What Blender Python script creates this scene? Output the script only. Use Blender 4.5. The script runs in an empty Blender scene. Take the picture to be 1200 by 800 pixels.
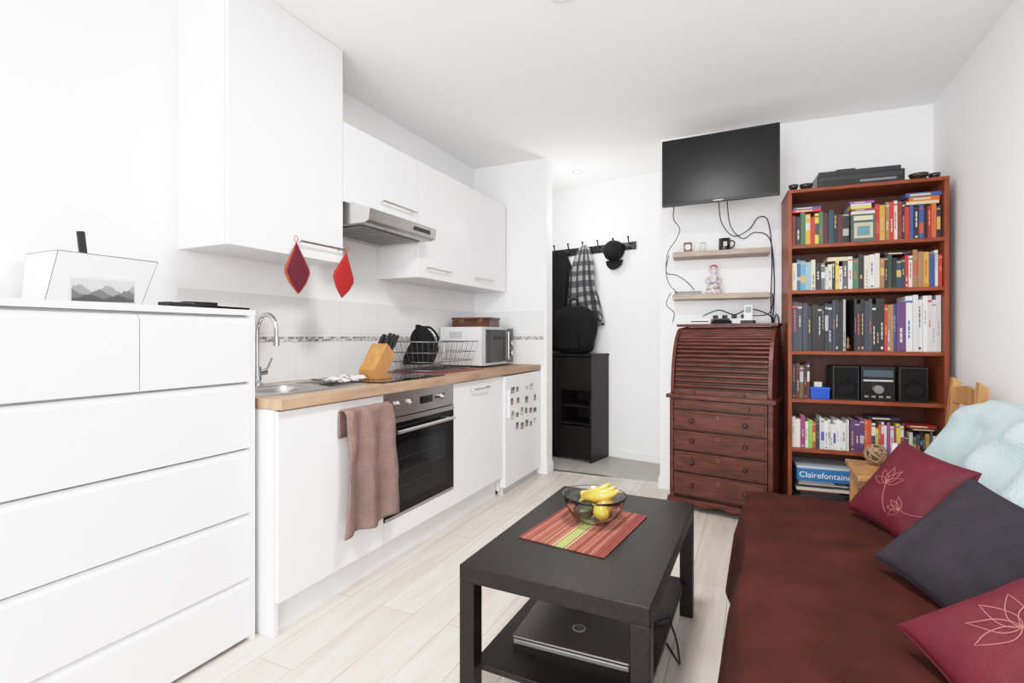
import bpy, math, random
from mathutils import Vector, Matrix, noise
random.seed(7)
S = bpy.context.scene
rad = math.radians

# ------------------------------------------------------------------ materials
def _nt(name):
    m = bpy.data.materials.new(name); m.use_nodes = True
    nt = m.node_tree
    return m, nt, nt.nodes['Principled BSDF']

def mat(name, col, rough=.5, metal=0., amt=0., nscale=6., stretch=(1,1,1), bump=0., bscale=60., trans=0., coat=0., sheen=0., spec=.5, emit=0., ior=1.45):
    m, nt, p = _nt(name)
    p.inputs['Base Color'].default_value = (*col, 1)
    p.inputs['Roughness'].default_value = rough
    p.inputs['Metallic'].default_value = metal
    p.inputs['Transmission Weight'].default_value = trans
    p.inputs['Coat Weight'].default_value = coat
    p.inputs['Sheen Weight'].default_value = sheen
    p.inputs['Specular IOR Level'].default_value = spec
    p.inputs['IOR'].default_value = ior
    if emit:
        p.inputs['Emission Color'].default_value = (*col, 1)
        p.inputs['Emission Strength'].default_value = emit
    tc = nt.nodes.new('ShaderNodeTexCoord')
    mp = nt.nodes.new('ShaderNodeMapping'); mp.inputs['Scale'].default_value = stretch
    nt.links.new(tc.outputs['Object'], mp.inputs['Vector'])
    if amt:
        n = nt.nodes.new('ShaderNodeTexNoise'); n.inputs['Scale'].default_value = nscale
        n.inputs['Detail'].default_value = 5
        nt.links.new(mp.outputs[0], n.inputs['Vector'])
        r = nt.nodes.new('ShaderNodeValToRGB')
        r.color_ramp.elements[0].position = .3; r.color_ramp.elements[1].position = .7
        r.color_ramp.elements[0].color = (*[max(0, c*(1-amt)) for c in col], 1)
        r.color_ramp.elements[1].color = (*[min(1, c*(1+amt)) for c in col], 1)
        nt.links.new(n.outputs['Fac'], r.inputs[0])
        nt.links.new(r.outputs[0], p.inputs['Base Color'])
    if bump:
        n2 = nt.nodes.new('ShaderNodeTexNoise'); n2.inputs['Scale'].default_value = bscale
        nt.links.new(mp.outputs[0], n2.inputs['Vector'])
        b = nt.nodes.new('ShaderNodeBump'); b.inputs['Strength'].default_value = bump
        b.inputs['Distance'].default_value = .01
        nt.links.new(n2.outputs['Fac'], b.inputs['Height'])
        nt.links.new(b.outputs[0], p.inputs['Normal'])
    return m

def vmat(name, rough=.5, bump=0., bscale=200, sheen=0.):
    m, nt, p = _nt(name)
    a = nt.nodes.new('ShaderNodeAttribute'); a.attribute_name = 'Col'
    nt.links.new(a.outputs['Color'], p.inputs['Base Color'])
    p.inputs['Roughness'].default_value = rough
    p.inputs['Sheen Weight'].default_value = sheen
    if bump:
        tc = nt.nodes.new('ShaderNodeTexCoord')
        n2 = nt.nodes.new('ShaderNodeTexNoise'); n2.inputs['Scale'].default_value = bscale
        nt.links.new(tc.outputs['Object'], n2.inputs['Vector'])
        b = nt.nodes.new('ShaderNodeBump'); b.inputs['Strength'].default_value = bump
        b.inputs['Distance'].default_value = .005
        nt.links.new(n2.outputs['Fac'], b.inputs['Height'])
        nt.links.new(b.outputs[0], p.inputs['Normal'])
    return m

def brickmat(name, axes, c1, c2, cm, bw, rh, mortar=.002, offset=.5, rough=.4, grain=0., bump=.1, noisy=(1,1)):
    """brick/plank/tile pattern; axes = (u axis, v axis) of object coords"""
    m, nt, p = _nt(name)
    L = nt.links.new
    tc = nt.nodes.new('ShaderNodeTexCoord')
    sp = nt.nodes.new('ShaderNodeSeparateXYZ'); L(tc.outputs['Object'], sp.inputs[0])
    cb = nt.nodes.new('ShaderNodeCombineXYZ')
    L(sp.outputs[axes[0]], cb.inputs[0]); L(sp.outputs[axes[1]], cb.inputs[1])
    br = nt.nodes.new('ShaderNodeTexBrick')
    br.inputs['Scale'].default_value = 1
    br.inputs['Brick Width'].default_value = bw
    br.inputs['Row Height'].default_value = rh
    br.inputs['Mortar Size'].default_value = mortar
    br.inputs['Mortar Smooth'].default_value = .2
    br.inputs['Color1'].default_value = (*c1, 1)
    br.inputs['Color2'].default_value = (*c2, 1)
    br.inputs['Mortar'].default_value = (*cm, 1)
    br.offset = offset
    L(cb.outputs[0], br.inputs['Vector'])
    out = br.outputs['Color']
    if grain:
        mp = nt.nodes.new('ShaderNodeMapping'); mp.inputs['Scale'].default_value = (noisy[0], noisy[1], 1)
        L(cb.outputs[0], mp.inputs['Vector'])
        n = nt.nodes.new('ShaderNodeTexNoise'); n.inputs['Scale'].default_value = 1; n.inputs['Detail'].default_value = 8
        n.inputs['Roughness'].default_value = .65; n.inputs['Distortion'].default_value = .6
        L(mp.outputs[0], n.inputs['Vector'])
        r = nt.nodes.new('ShaderNodeValToRGB')
        r.color_ramp.elements[0].position = .35; r.color_ramp.elements[1].position = .62
        g = 1-grain
        r.color_ramp.elements[0].color = (g, g*.97, g*.92, 1); r.color_ramp.elements[1].color = (1, 1, 1, 1)
        L(n.outputs['Fac'], r.inputs[0])
        mx = nt.nodes.new('ShaderNodeMixRGB'); mx.blend_type = 'MULTIPLY'; mx.inputs[0].default_value = 1
        L(out, mx.inputs[1]); L(r.outputs[0], mx.inputs[2]); out = mx.outputs[0]
    L(out, p.inputs['Base Color'])
    p.inputs['Roughness'].default_value = rough
    if bump:
        b = nt.nodes.new('ShaderNodeBump'); b.inputs['Strength'].default_value = bump; b.invert = True
        b.inputs['Distance'].default_value = .003
        L(br.outputs['Fac'], b.inputs['Height']); L(b.outputs[0], p.inputs['Normal'])
    return m

WALL = mat('wall_paint', (.90,.90,.905), .7, bump=.03, bscale=300)
CEIL = mat('ceiling_paint', (.95,.952,.955), .8, bump=.02, bscale=200)
TRIM = mat('trim_white', (.88,.88,.88), .4)
WHITE = mat('white_lacquer', (.83,.83,.84), .28, bump=.005, bscale=20)
WHITED = mat('white_drawer_foil', (.79,.79,.805), .4)
WHITE2 = mat('white_matt', (.80,.80,.81), .5)
GAPSHADE = mat('gap_shade_grey', (.60,.60,.62), .7)  # painted shade: grey for the shadow lines between drawer fronts
FLOOR = brickmat('whitewashed_oak', (1,0), (.72,.665,.615), (.63,.57,.515), (.34,.29,.25), 1.25, .165, .0016, .37, .42, .20, .15, (1.6, 16))
TILEF = brickmat('hall_tile', (0,1), (.42,.41,.39), (.46,.44,.42), (.3,.3,.3), .4, .4, .004, 0, .5, .1, .1, (6,6))
SPLX = brickmat('splash_tile_x', (1,2), (.80,.805,.81), (.775,.78,.785), (.66,.66,.66), .33, .25, .002, 0, .25, 0, .1)
SPLY = brickmat('splash_tile_y', (0,2), (.80,.805,.81), (.775,.78,.785), (.66,.66,.66), .33, .25, .002, 0, .25, 0, .1)
MOSX = brickmat('mosaic_x', (1,2), (.75,.75,.75), (.08,.08,.085), (.55,.55,.55), .013, .013, .0012, 0, .2, 0, .1)
MOSY = brickmat('mosaic_y', (0,2), (.75,.75,.75), (.08,.08,.085), (.55,.55,.55), .013, .013, .0012, 0, .2, 0, .1)
OAKTOP = mat('oak_worktop', (.38,.25,.165), .5, amt=.22, nscale=3, stretch=(14,1.2,6), bump=.02)
STEEL = mat('brushed_steel', (.52,.51,.50), .28, 1, amt=.08, nscale=8, stretch=(1,1,20))
CHROME = mat('chrome', (.66,.66,.66), .08, 1)
DSTEEL = mat('dark_filter', (.20,.20,.20), .4, .8, bump=.3, bscale=150)
BLACKG = mat('black_glass', (.006,.006,.007), .05, spec=.4)
BLACKP = mat('black_plastic', (.012,.012,.013), .4, spec=.4)
BLACKM = mat('black_matt', (.008,.008,.009), .8, spec=.2)
BBROWN = mat('black_brown_wood', (.012,.009,.0085), .36, amt=.35, nscale=4, stretch=(20,1.5,20), spec=.24)
HALLBLK = mat('hall_black_wood', (.010,.008,.008), .4, amt=.3, nscale=4, stretch=(6,6,1), spec=.3)
CHERRY = mat('cherry_wood', (.23,.055,.022), .42, amt=.3, nscale=3, stretch=(3,14,14), bump=.02, spec=.35)
CHERRYV = mat('cherry_wood_v', (.22,.050,.020), .42, amt=.3, nscale=3, stretch=(14,14,1.5), bump=.02, spec=.35)
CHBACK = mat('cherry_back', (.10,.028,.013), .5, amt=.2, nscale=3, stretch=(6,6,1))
MAHOG = mat('mahogany', (.090,.022,.013), .36, amt=.5, nscale=4, stretch=(2,10,14), coat=.1, bump=.02, spec=.4)
MAHOGD = mat('mahogany_dark', (.03,.008,.005), .45, amt=.3, nscale=4)
BRASS = mat('aged_brass', (.16,.09,.04), .4, .8)
PINE = mat('pine', (.46,.24,.095), .42, amt=.22, nscale=3, stretch=(8,8,2), bump=.02)
GREYOAK = mat('grey_oak_shelf', (.33,.26,.21), .5, amt=.25, nscale=3, stretch=(2,14,14))
VC = vmat('painted_parts', .5)
VCG = vmat('glossy_parts', .22)
CLOTH = vmat('woven_cloth', .9, .35, 350, 0)
THROW = mat('brown_throw', (.047,.0105,.0065), .95, amt=.28, nscale=7, bump=.35, bscale=130, spec=.15)
BLUEB = mat('pale_blue_blanket', (.36,.455,.47), .95, amt=.08, nscale=5, bump=.5, bscale=140)
TOWELM = mat('taupe_terry', (.25,.168,.150), .95, amt=.15, nscale=12, bump=.9, bscale=170, spec=.2)
CREAM = mat('futon_cover', (.047,.0105,.0065), .95, spec=.15)
GLASS = mat('clear_glass', (.97,1,.99), .02, trans=1, ior=1.45)
GREYCU = mat('charcoal_fabric', (.027,.0225,.029), .95, amt=.15, nscale=20, bump=.4, bscale=250, spec=.2)
PAPERW = mat('paper_white', (.80,.80,.79), .6)

# ------------------------------------------------------------------ builder
class B:
    def __init__(s, name):
        s.n = name; s.v = []; s.f = []; s.m = []; s.s = []; s.c = []; s.mats = []
    def add(s, vs, fs, m, smooth=False, col=(1,1,1), M=None):
        if m not in s.mats: s.mats.append(m)
        k = s.mats.index(m); o = len(s.v)
        for v in vs:
            v = Vector(v)
            s.v.append(M @ v if M is not None else v)
        for f in fs:
            s.f.append([i+o for i in f]); s.m.append(k); s.s.append(smooth); s.c.append(col)
        return s
    def box(s, x0,x1,y0,y1,z0,z1, m, col=(1,1,1), M=None):
        vs = [(x,y,z) for z in (z0,z1) for y in (y0,y1) for x in (x0,x1)]
        fs = [(0,2,3,1),(4,5,7,6),(0,1,5,4),(2,6,7,3),(0,4,6,2),(1,3,7,5)]
        return s.add(vs, fs, m, False, col, M)
    def prism(s, pts, a0, a1, axis, m, col=(1,1,1), M=None, smooth=False):
        """extrude a 2D polygon along an axis; pts given in the two other axes"""
        def mk(p, a):
            if axis == 'x': return (a, p[0], p[1])
            if axis == 'y': return (p[0], a, p[1])
            return (p[0], p[1], a)
        n = len(pts)
        vs = [mk(p,a0) for p in pts]+[mk(p,a1) for p in pts]
        fs = [(i,(i+1)%n,(i+1)%n+n,i+n) for i in range(n)]
        s.add(vs, fs, m, smooth, col, M)
        s.add(vs[:n], [tuple(range(n))[::-1]], m, False, col, M)
        s.add(vs[n:], [tuple(range(n))], m, False, col, M)
        return s
    def cyl(s, p0, p1, r0, m, r1=None, n=20, col=(1,1,1), M=None, caps=True):
        p0 = Vector(p0); p1 = Vector(p1); r1 = r0 if r1 is None else r1
        d = (p1-p0).normalized()
        a = d.orthogonal().normalized(); b = d.cross(a)
        c0 = [p0+(a*math.cos(t)+b*math.sin(t))*r0 for t in [2*math.pi*i/n for i in range(n)]]
        c1 = [p1+(a*math.cos(t)+b*math.sin(t))*r1 for t in [2*math.pi*i/n for i in range(n)]]
        s.add(c0+c1, [(i,(i+1)%n,(i+1)%n+n,i+n) for i in range(n)], m, True, col, M)
        if caps:
            s.add(c0, [tuple(range(n))[::-1]], m, False, col, M)
            s.add(c1, [tuple(range(n))], m, False, col, M)
        return s
    def tube(s, pts, r, m, n=8, col=(1,1,1), M=None, smooth_path=0, closed=False, radii=None):
        P = [Vector(p) for p in pts]
        if smooth_path:
            Q = []
            k = len(P)
            for i in range(k-1 if not closed else k):
                p0 = P[(i-1)%k] if (closed or i>0) else P[i]; p1 = P[i]; p2 = P[(i+1)%k]
                p3 = P[(i+2)%k] if (closed or i+2<k) else p2
                for j in range(smooth_path):
                    t = j/smooth_path
                    Q.append(.5*((2*p1)+(p2-p0)*t+(2*p0-5*p1+4*p2-p3)*t*t+(3*p1-p0-3*p2+p3)*t**3))
            if not closed: Q.append(P[-1])
            if radii:
                R = []
                for i in range(len(Q)):
                    f = i/(len(Q)-1)*(len(radii)-1); a = int(f); b = min(a+1, len(radii)-1)
                    R.append(radii[a]*(1-(f-a))+radii[b]*(f-a))
                radii = R
            P = Q
        k = len(P); vs = []; up = None
        for i in range(k):
            if closed: d = (P[(i+1)%k]-P[i-1]).normalized()
            else: d = (P[min(i+1,k-1)]-P[max(i-1,0)]).normalized()
            if up is None: up = d.orthogonal().normalized()
            up = (up-d*up.dot(d))
            up = up.normalized() if up.length > 1e-6 else d.orthogonal().normalized()
            w = d.cross(up); rr = radii[i] if radii else r
            vs += [P[i]+(up*math.cos(2*math.pi*j/n)+w*math.sin(2*math.pi*j/n))*rr for j in range(n)]
        fs = []
        for i in range(k if closed else k-1):
            for j in range(n):
                a = i*n+j; b = i*n+(j+1)%n; i2 = (i+1)%k
                fs.append((a, b, i2*n+(j+1)%n, i2*n+j))
        s.add(vs, fs, m, True, col, M)
        if not closed:
            s.add(vs[:n], [tuple(range(n))[::-1]], m, False, col, M)
            s.add(vs[-n:], [tuple(range(n))], m, False, col, M)
        return s
    def lathe(s, prof, m, n=32, o=(0,0,0), col=(1,1,1), M=None, smooth=True, sx=1, sy=1):
        vs = []
        for r,z in prof:
            for i in range(n):
                t = 2*math.pi*i/n
                vs.append((o[0]+r*math.cos(t)*sx, o[1]+r*math.sin(t)*sy, o[2]+z))
        fs = []
        for j in range(len(prof)-1):
            for i in range(n):
                fs.append((j*n+i, j*n+(i+1)%n, (j+1)*n+(i+1)%n, (j+1)*n+i))
        if prof[0][0] > 1e-5: fs.append(tuple(range(n))[::-1])
        if prof[-1][0] > 1e-5: fs.append(tuple(range((len(prof)-1)*n, len(prof)*n)))
        s.add(vs, fs, m, smooth, col, M); return s
    def ball(s, c, r, m, col=(1,1,1), M=None, sc=(1,1,1), n=20):
        k = n//2
        prof = [(max(r*math.sin(math.pi*i/k),0), -r*math.cos(math.pi*i/k)*sc[2]) for i in range(k+1)]
        return s.lathe(prof, m, n, c, col, M, True, sc[0], sc[1])
    def grid(s, fn, nu, nv, m, col=(1,1,1), M=None, smooth=True, colfn=None):
        vs = [fn(i/nu, j/nv) for j in range(nv+1) for i in range(nu+1)]
        fs = [(j*(nu+1)+i, j*(nu+1)+i+1, (j+1)*(nu+1)+i+1, (j+1)*(nu+1)+i) for j in range(nv) for i in range(nu)]
        b = len(s.c)
        s.add(vs, fs, m, smooth, col, M)
        if colfn:
            q = 0
            for j in range(nv):
                for i in range(nu):
                    s.c[b+q] = colfn((i+.5)/nu, (j+.5)/nv); q += 1
        return s
    def done(s, loc=(0,0,0), rz=0., bevel=0., solid=0., sub=0, seg=2, parent=None):
        """geometry keeps its place relative to loc; only the object origin moves to the bottom centre"""
        xs = [v.x for v in s.v]; ys = [v.y for v in s.v]; zs = [v.z for v in s.v]
        c = Vector(((min(xs)+max(xs))/2, (min(ys)+max(ys))/2, min(zs)))
        me = bpy.data.meshes.new(s.n)
        me.from_pydata([v-c for v in s.v], [], s.f)
        for m in s.mats: me.materials.append(m)
        me.polygons.foreach_set('material_index', s.m)
        me.polygons.foreach_set('use_smooth', s.s)
        ca = me.color_attributes.new('Col', 'FLOAT_COLOR', 'CORNER')
        buf = []
        for p, col in zip(me.polygons, s.c):
            for _ in range(p.loop_total): buf += [col[0], col[1], col[2], 1]
        ca.data.foreach_set('color', buf)
        me.update()
        o = bpy.data.objects.new(s.n, me); S.collection.objects.link(o)
        M = Matrix.Translation(loc) @ Matrix.Rotation(rz, 4, 'Z')
        o.location = M @ c; o.rotation_euler = (0,0,rz)
        if solid:
            q = o.modifiers.new('solid','SOLIDIFY'); q.thickness = solid; q.offset = 0
        if sub:
            q = o.modifiers.new('sub','SUBSURF'); q.levels = sub; q.render_levels = sub
        if bevel:
            q = o.modifiers.new('bevel','BEVEL'); q.width = bevel; q.segments = seg
            q.limit_method = 'ANGLE'; q.angle_limit = rad(50)
        if parent:
            o.parent = parent; o.location = Vector(o.location)-Vector(parent.location)
        return o

def nz(x,y,z=0.): return noise.noise(Vector((x,y,z)))

# ------------------------------------------------------------------ room shell
H = 2.6; XL = -2.22; XR = 1.025
YB = -3.0; YS = 3.93
B('floor').box(XL-.12, XR+.12, YB-.12, 4.06, -.06, 0, FLOOR).done()
b = B('hall_floor'); b.box(XL-.12, XR+.12, 4.06, 5.3, -.06, -.001, TILEF); b.done()
B('ceiling').box(XL-.12, XR+.12, YB-.12, 5.3, H, H+.08, CEIL).done()
B('wall_left').box(XL-.12, XL, YB-.12, 5.2, 0, H, WALL).done()
B('wall_right').box(XR, XR+.12, YB-.12, 4.3, 0, H, WALL).done()
B('wall_partition').box(XL, -1.54, YS, YS+.13, 0, H, WALL).done()
ang = math.atan2(.127, 1.648)
b = B('wall_far'); b.box(0, 1.75, 0, .12, 0, H, WALL); b.box(0, .12, .12, .85, 0, H, WALL)
b.done(loc=(-.63, 3.925, 0), rz=ang)
a2 = math.atan2(-.24, 1.2)
b = B('wall_hall'); b.box(-.5, 1.6, 0, .1, 0, H, WALL)
b.done(loc=(-1.85, 4.90, 0), rz=a2)
b = B('wall_back')
wx0, wx1, wz0, wz1 = -1.9, .85, .15, 2.45
b.box(XL, wx0, YB-.12, YB, 0, H, WALL); b.box(wx1, XR, YB-.12, YB, 0, H, WALL)
b.box(wx0, wx1, YB-.12, YB, 0, wz0, WALL); b.box(wx0, wx1, YB-.12, YB, wz1, H, WALL)
b.done()
b = B('window_1')
for x in (wx0, (wx0+wx1)/2-.03, wx1-.06): b.box(x, x+.06, YB-.09, YB-.03, wz0, wz1, TRIM)
for z in (wz0, wz1-.06): b.box(wx0+.06, wx1-.06, YB-.088, YB-.032, z, z+.06, TRIM)
b.done(bevel=.004)
b = B('baseboard_far'); b.box(-.012, 1.6, -.012, -.0005, 0, .08, TRIM); b.box(-.012, -.0005, -.0005, .8, 0, .08, TRIM)
b.done(loc=(-.63, 3.925, 0), rz=ang, bevel=.003)
B('baseboard_right').box(XR-.012, XR-.0005, YB, 3.9, 0, .08, TRIM).done(bevel=.003)
b = B('baseboard_partition'); b.box(-1.539, -1.528, YS-.012, YS+.13, 0, .08, TRIM); b.done(bevel=.003)
b = B('baseboard_hall'); b.box(-.3, 1.22, -.012, -.0005, 0, .07, TRIM); b.done(loc=(-1.85, 4.90, 0), rz=a2, bevel=.003)
b = B('trim_1'); b.box(XL+.0005, XL+.008, 1.36, YS-.0005, .90, 1.345, SPLX); b.box(XL+.008, XL+.0095, 1.36, YS-.009, 1.105, 1.135, MOSX); b.done()
b = B('trim_2'); b.box(XL+.008, -1.56, YS-.008, YS-.0005, .90, 1.345, SPLY); b.box(XL+.0096, -1.56, YS-.0095, YS-.008, 1.105, 1.135, MOSY); b.done()
b = B('trim_3'); b.box(-1.527, -1.20, 4.045, 4.075, .0, .006, STEEL); b.box(-1.2, -.645, 4.045, 4.075, .0, .006, STEEL); b.done()
b = B('recessed_downlight'); b.lathe([(.045,0),(.045,-.006),(.032,-.008),(.030,.0),], CHROME, 24, (0,0,0)); b.lathe([(.0,-.002),(.03,-.002)], mat('lamp_glow',(1,.95,.85),.5,emit=6), 24)
b.done(loc=(-1.42, 4.37, H-.001))
b = B('ceiling_rose'); b.lathe([(.0,-.022),(.03,-.021),(.05,-.014),(.055,0)], TRIM, 28); b.done(loc=(-.74, 2.06, H))
b = B('ceiling_fill_ring'); b.lathe([(.235,0),(.25,-.02),(.235,-.025),(.232,-.008),(.0,-.008)], TRIM, 48); b.done(loc=(-.45, 1.55, H-.0005))  # added ring, out of view, housing the extra fill light

# ------------------------------------------------------------------ dresser
b = B('chest_of_drawers')
dx0, dx1, dy0, dy1 = -2.19, -1.70, .53, 1.335
b.box(dx0, dx1-.003, dy1-.018, dy1, 0, 1.215, WHITED)
b.box(dx0, dx1-.003, dy0, dy0+.018, 0, 1.215, WHITED)
b.box(dx0, dx1, dy0, dy1, 1.215, 1.235, WHITED)
b.box(dx0, dx1-.03, dy0+.02, dy1-.018, .02, 1.214, GAPSHADE)
zs = [1.209, .963, .717, .474, .233, .015]
for i in range(5):
    z1, z0 = zs[i], zs[i+1]+.006
    spans = [(dy0+.02, (dy0+dy1)/2-.002), ((dy0+dy1)/2+.002, dy1-.02)] if i == 0 else [(dy0+.02, dy1-.02)]
    for a, c in spans:
        b.box(dx1-.022, dx1, a, c, z0, z1-.022, WHITED)
        b.prism([(dx1-.022, z1-.022),(dx1, z1-.022),(dx1-.016, z1-.003),(dx1-.022, z1-.003)], a, c, 'y', WHITED)
b.done(bevel=.0015)

T = 1.235
b = B('storage_basket')   # open flared white box with dark wire rim
def rr(x0,x1,y0,y1,z): return [(x0,y0,z),(x1,y0,z),(x1,y1,z),(x0,y1,z)]
bo = rr(-.085,.06,-.145,.135,.001); to_ = rr(-.10,.10,-.125,.175,.175)
b.add(bo+to_, [(0,1,2,3)]+[(i,(i+1)%4,(i+1)%4+4,i+4) for i in range(4)], VC, False, (.74,.74,.75))
b.tube(to_+[to_[0]], .0018, VC, 6, (.10,.10,.10)); b.tube([bo[1],to_[1]],.0014,VC,6,(.12,.12,.12)); b.tube([bo[2],to_[2]],.0014,VC,6,(.12,.12,.12))
b.tube(bo+[bo[0]], .0014, VC, 6, (.12,.12,.12))
b.done(loc=(-2.085, .975, T))
b = B('photo_block')      # glass block with a black-and-white skyline photograph
b.box(-.08,.08,-.012,.012,0,.080,VCG,(.45,.45,.46))
b.box(-.076,.076,-.0128,-.0121,.0055,.073,VCG,(.34,.34,.35))
for L_,(base,amp,g) in enumerate([(.046,.010,.16),(.034,.008,.08),(.022,.006,.03)]):
    n = 60; pts = [(-.074,.007)]
    pts += [(-.074+.148*i/n, base+amp*(math.sin(i*.23+L_*2)+.6*nz(i*.37,L_*5.1))) for i in range(n+1)]
    pts += [(.074,.007)]
    b.prism(pts, -.0132-.0003*L_, -.0129-.0003*L_, 'y', VC, (g,g,g))
b.done(loc=(-1.79, .88, T), rz=rad(64))
b = B('router_antenna'); b.box(-.02,.02,-.03,.03,0,.03,BLACKP)
b.box(-.006,.006,-.012,.012,.02,.262,BLACKP,M=Matrix.Rotation(rad(6),4,'X')); 
b.done(loc=(-2.09,.985,T+.003), rz=0, bevel=.003)
b = B('remote_control'); b.box(-.022,.022,-.085,.085,0,.018,BLACKP)
for i in range(6):
    for j in (-1,0,1): b.box(j*.012-.004,j*.012+.004,-.07+i*.018,-.061+i*.018,.018,.0195,VC,(.3,.3,.3))
b.done(loc=(-1.80,1.13,T), rz=.25, bevel=.004)
b = B('smartphone'); b.box(-.036,.036,-.072,.072,0,.009,BLACKG); b.box(-.033,.033,-.062,.062,.009,.0095,BLACKP)
b.done(loc=(-1.755,1.255,T), rz=.1, bevel=.003)
b = B('wallet'); b.box(-.05,.05,-.06,.06,0,.02,BLACKM); b.box(-.048,.05,-.058,.058,.02,.03,BLACKM)
b.done(loc=(-1.90,1.24,T), rz=-.3, bevel=.004)

# ------------------------------------------------------------------ kitchen base
FX = -1.61
KY = [1.36, 1.965, 2.60, 3.245, 3.925]
b = B('kitchen_base_cabinet')
def base_unit(b, y0, y1, door=True, bx=XL+.03):
    b.box(bx, FX-.022, y0, y0+.018, .0 if y0 < 1.4 else .12, .858, WHITE)
    b.box(bx, FX-.022, y1-.018, y1, .12, .858, WHITE)
    b.box(bx, FX-.022, y0+.018, y1-.018, .12, .138, WHITE2)
    b.box(bx, bx+.01, y0+.018, y1-.018, .138, .858, WHITE2)
    if door: b.box(FX-.02, FX, y0+.002, y1-.002, .135, .853, WHITE)
base_unit(b, KY[0], KY[1])
b.box(FX-.07, FX-.052, KY[0]+.018, KY[3], 0, .12, WHITE)
base_unit(b, KY[2], KY[3])
b.box(FX-.02, FX-.001, KY[1]+.002, KY[2]-.002, .135, .232, WHITE)
b.box(XL+.03, FX-.022, KY[1]+.001, KY[2]-.001, .12, .138, WHITE2)
for (y0,y1) in [(1.70,1.92),(2.80,3.02)]:
    b.tube([(FX-.001,y0,.80),(FX+.022,y0,.80),(FX+.027,y0+.005,.80),(FX+.027,y1-.005,.80),(FX+.022,y1,.80),(FX-.001,y1,.80)], .005, STEEL)
b.done(bevel=.0015)

b = B('kitchen_worktop')
wx_0, wx_1 = XL+.0100, -1.585
hy0, hy1, hx0, hx1 = 1.47, 1.80, -2.06, -1.75
b.box(wx_0, wx_1, KY[0]-.005, hy0, .861, .90, OAKTOP); b.box(wx_0, wx_1, hy1, KY[4]-.008, .861, .90, OAKTOP)
b.box(wx_0, hx0, hy0, hy1, .861, .90, OAKTOP); b.box(hx1, wx_1, hy0, hy1, .861, .90, OAKTOP)
b.done()

b = B('kitchen_sink')
cx, cy, ax, ay = -1.905, 1.635, .148, .158
N = 64
def sup(t, a, c, e=.45):
    ct, st = math.cos(t), math.sin(t)
    return (cx+a*math.copysign(abs(ct)**e, ct), cy+c*math.copysign(abs(st)**e, st))
rings = []
ox0, ox1, oy0, oy1 = -2.12, -1.70, 1.41, 1.99
outer = []
for i in range(N):
    t = 2*math.pi*i/N; ct, st = math.cos(t), math.sin(t)
    k = 1/max(abs(ct), abs(st))
    X = cx + ct*k*1.0*((ox1-cx) if ct > 0 else (cx-ox0)); Y = cy+st*k*((oy1-cy) if st > 0 else (cy-oy0))
    outer.append((X,Y))
rings.append([(x,y,.9005) for x,y in outer])
rings.append([(cx+(x-cx)*.985,cy+(y-cy)*.985,.905) for x,y in outer])
for sc, z in [(1.04,.904),(1.0,.900),(.96,.86),(.93,.80),(.85,.775),(.3,.77),(.12,.768)]:
    rings.append([(*sup(2*math.pi*i/N, ax*sc, ay*sc), z) for i in range(N)])
vs = [p for r in rings for p in r]
fs = [(j*N+i, j*N+(i+1)%N, (j+1)*N+(i+1)%N, (j+1)*N+i) for j in range(len(rings)-1) for i in range(N)]
b.add(vs, fs, STEEL, True)
b.cyl((cx,cy,.766),(cx,cy,.772),.03,CHROME)
for i in range(6): b.box(-2.04+i*.05, -2.03+i*.05, 1.83, 1.97, .904, .908, STEEL)
b.done()
b = B('kitchen_faucet')
b.cyl((0,0,0),(0,0,.012),.027,CHROME); b.cyl((0,0,.012),(0,0,.09),.020,CHROME)
b.tube([(0,0,.08),(0,0,.24),(.01,0,.295),(.045,0,.335),(.09,0,.335),(.125,0,.295),(.13,0,.23)], .011, CHROME, 12, smooth_path=6)
b.cyl((.13,0,.19),(.13,0,.235),.015,CHROME)
b.cyl((0,0,.06),(.0,.05,.065),.016,CHROME); b.tube([(0,.045,.065),(.01,.055,.09),(.03,.06,.13)],.006,CHROME,8)
b.done(loc=(-2.155,1.70,.9))
b = B('dish_cloth')
b.grid(lambda u,v: (-.06+.12*u, -.13+.26*v, .012+.022*(0.5+nz(u*4,v*7,1))*math.sin(math.pi*min(1,max(0,u)))**.5), 24, 36, CLOTH, (.75,.73,.7),
       colfn=lambda u,v: (.70,.68,.65) if int(v*9)%3 else (.25,.25,.26))
b.done(loc=(-1.86,1.96,.905), rz=.25, solid=.004)

# oven
b = B('built_in_oven')
oy0, oy1 = KY[1]+.004, KY[2]-.004
b.box(XL+.06, FX-.022, oy0+.01, oy1-.01, .24, .855, DSTEEL)
b.box(FX-.022, FX+.001, oy0, oy1, .735, .857, STEEL)
b.box(FX-.022, FX+.003, oy0, oy1, .24, .73, mat('oven_glass',(.005,.005,.006),.08,spec=.2))
b.box(FX+.003, FX+.0045, oy0+.08, oy1-.08, .30, .60, mat('oven_window',(.012,.012,.013),.1,spec=.25))
for i in range(3): b.box(FX+.0046, FX+.0050, oy0+.1, oy1-.1, .38+i*.07,.3815+i*.07, VC,(.05,.05,.05))
b.box(FX+.003, FX+.006, oy0, oy1, .705, .73, STEEL)
b.box(FX+.003, FX+.007, oy0, oy1, .24, .25, STEEL)
b.cyl((FX+.04,oy0+.05,.665),(FX+.04,oy1-.05,.665),.009,STEEL)
for y in (oy0+.08, oy1-.08): b.cyl((FX,y,.665),(FX+.04,y,.665),.007,STEEL)
for y in (oy0+.11, oy0+.21, oy1-.12): b.cyl((FX,y,.795),(FX+.022,y,.795),.019,STEEL,r1=.016)
b.box(FX, FX+.002, oy0+.29, oy0+.41, .775, .815, BLACKG)
for i in range(3): b.box(FX+.001, FX+.003, oy0+.43+i*.018, oy0+.44+i*.018, .79,.80, BLACKP)
b.done(bevel=.0015)

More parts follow.
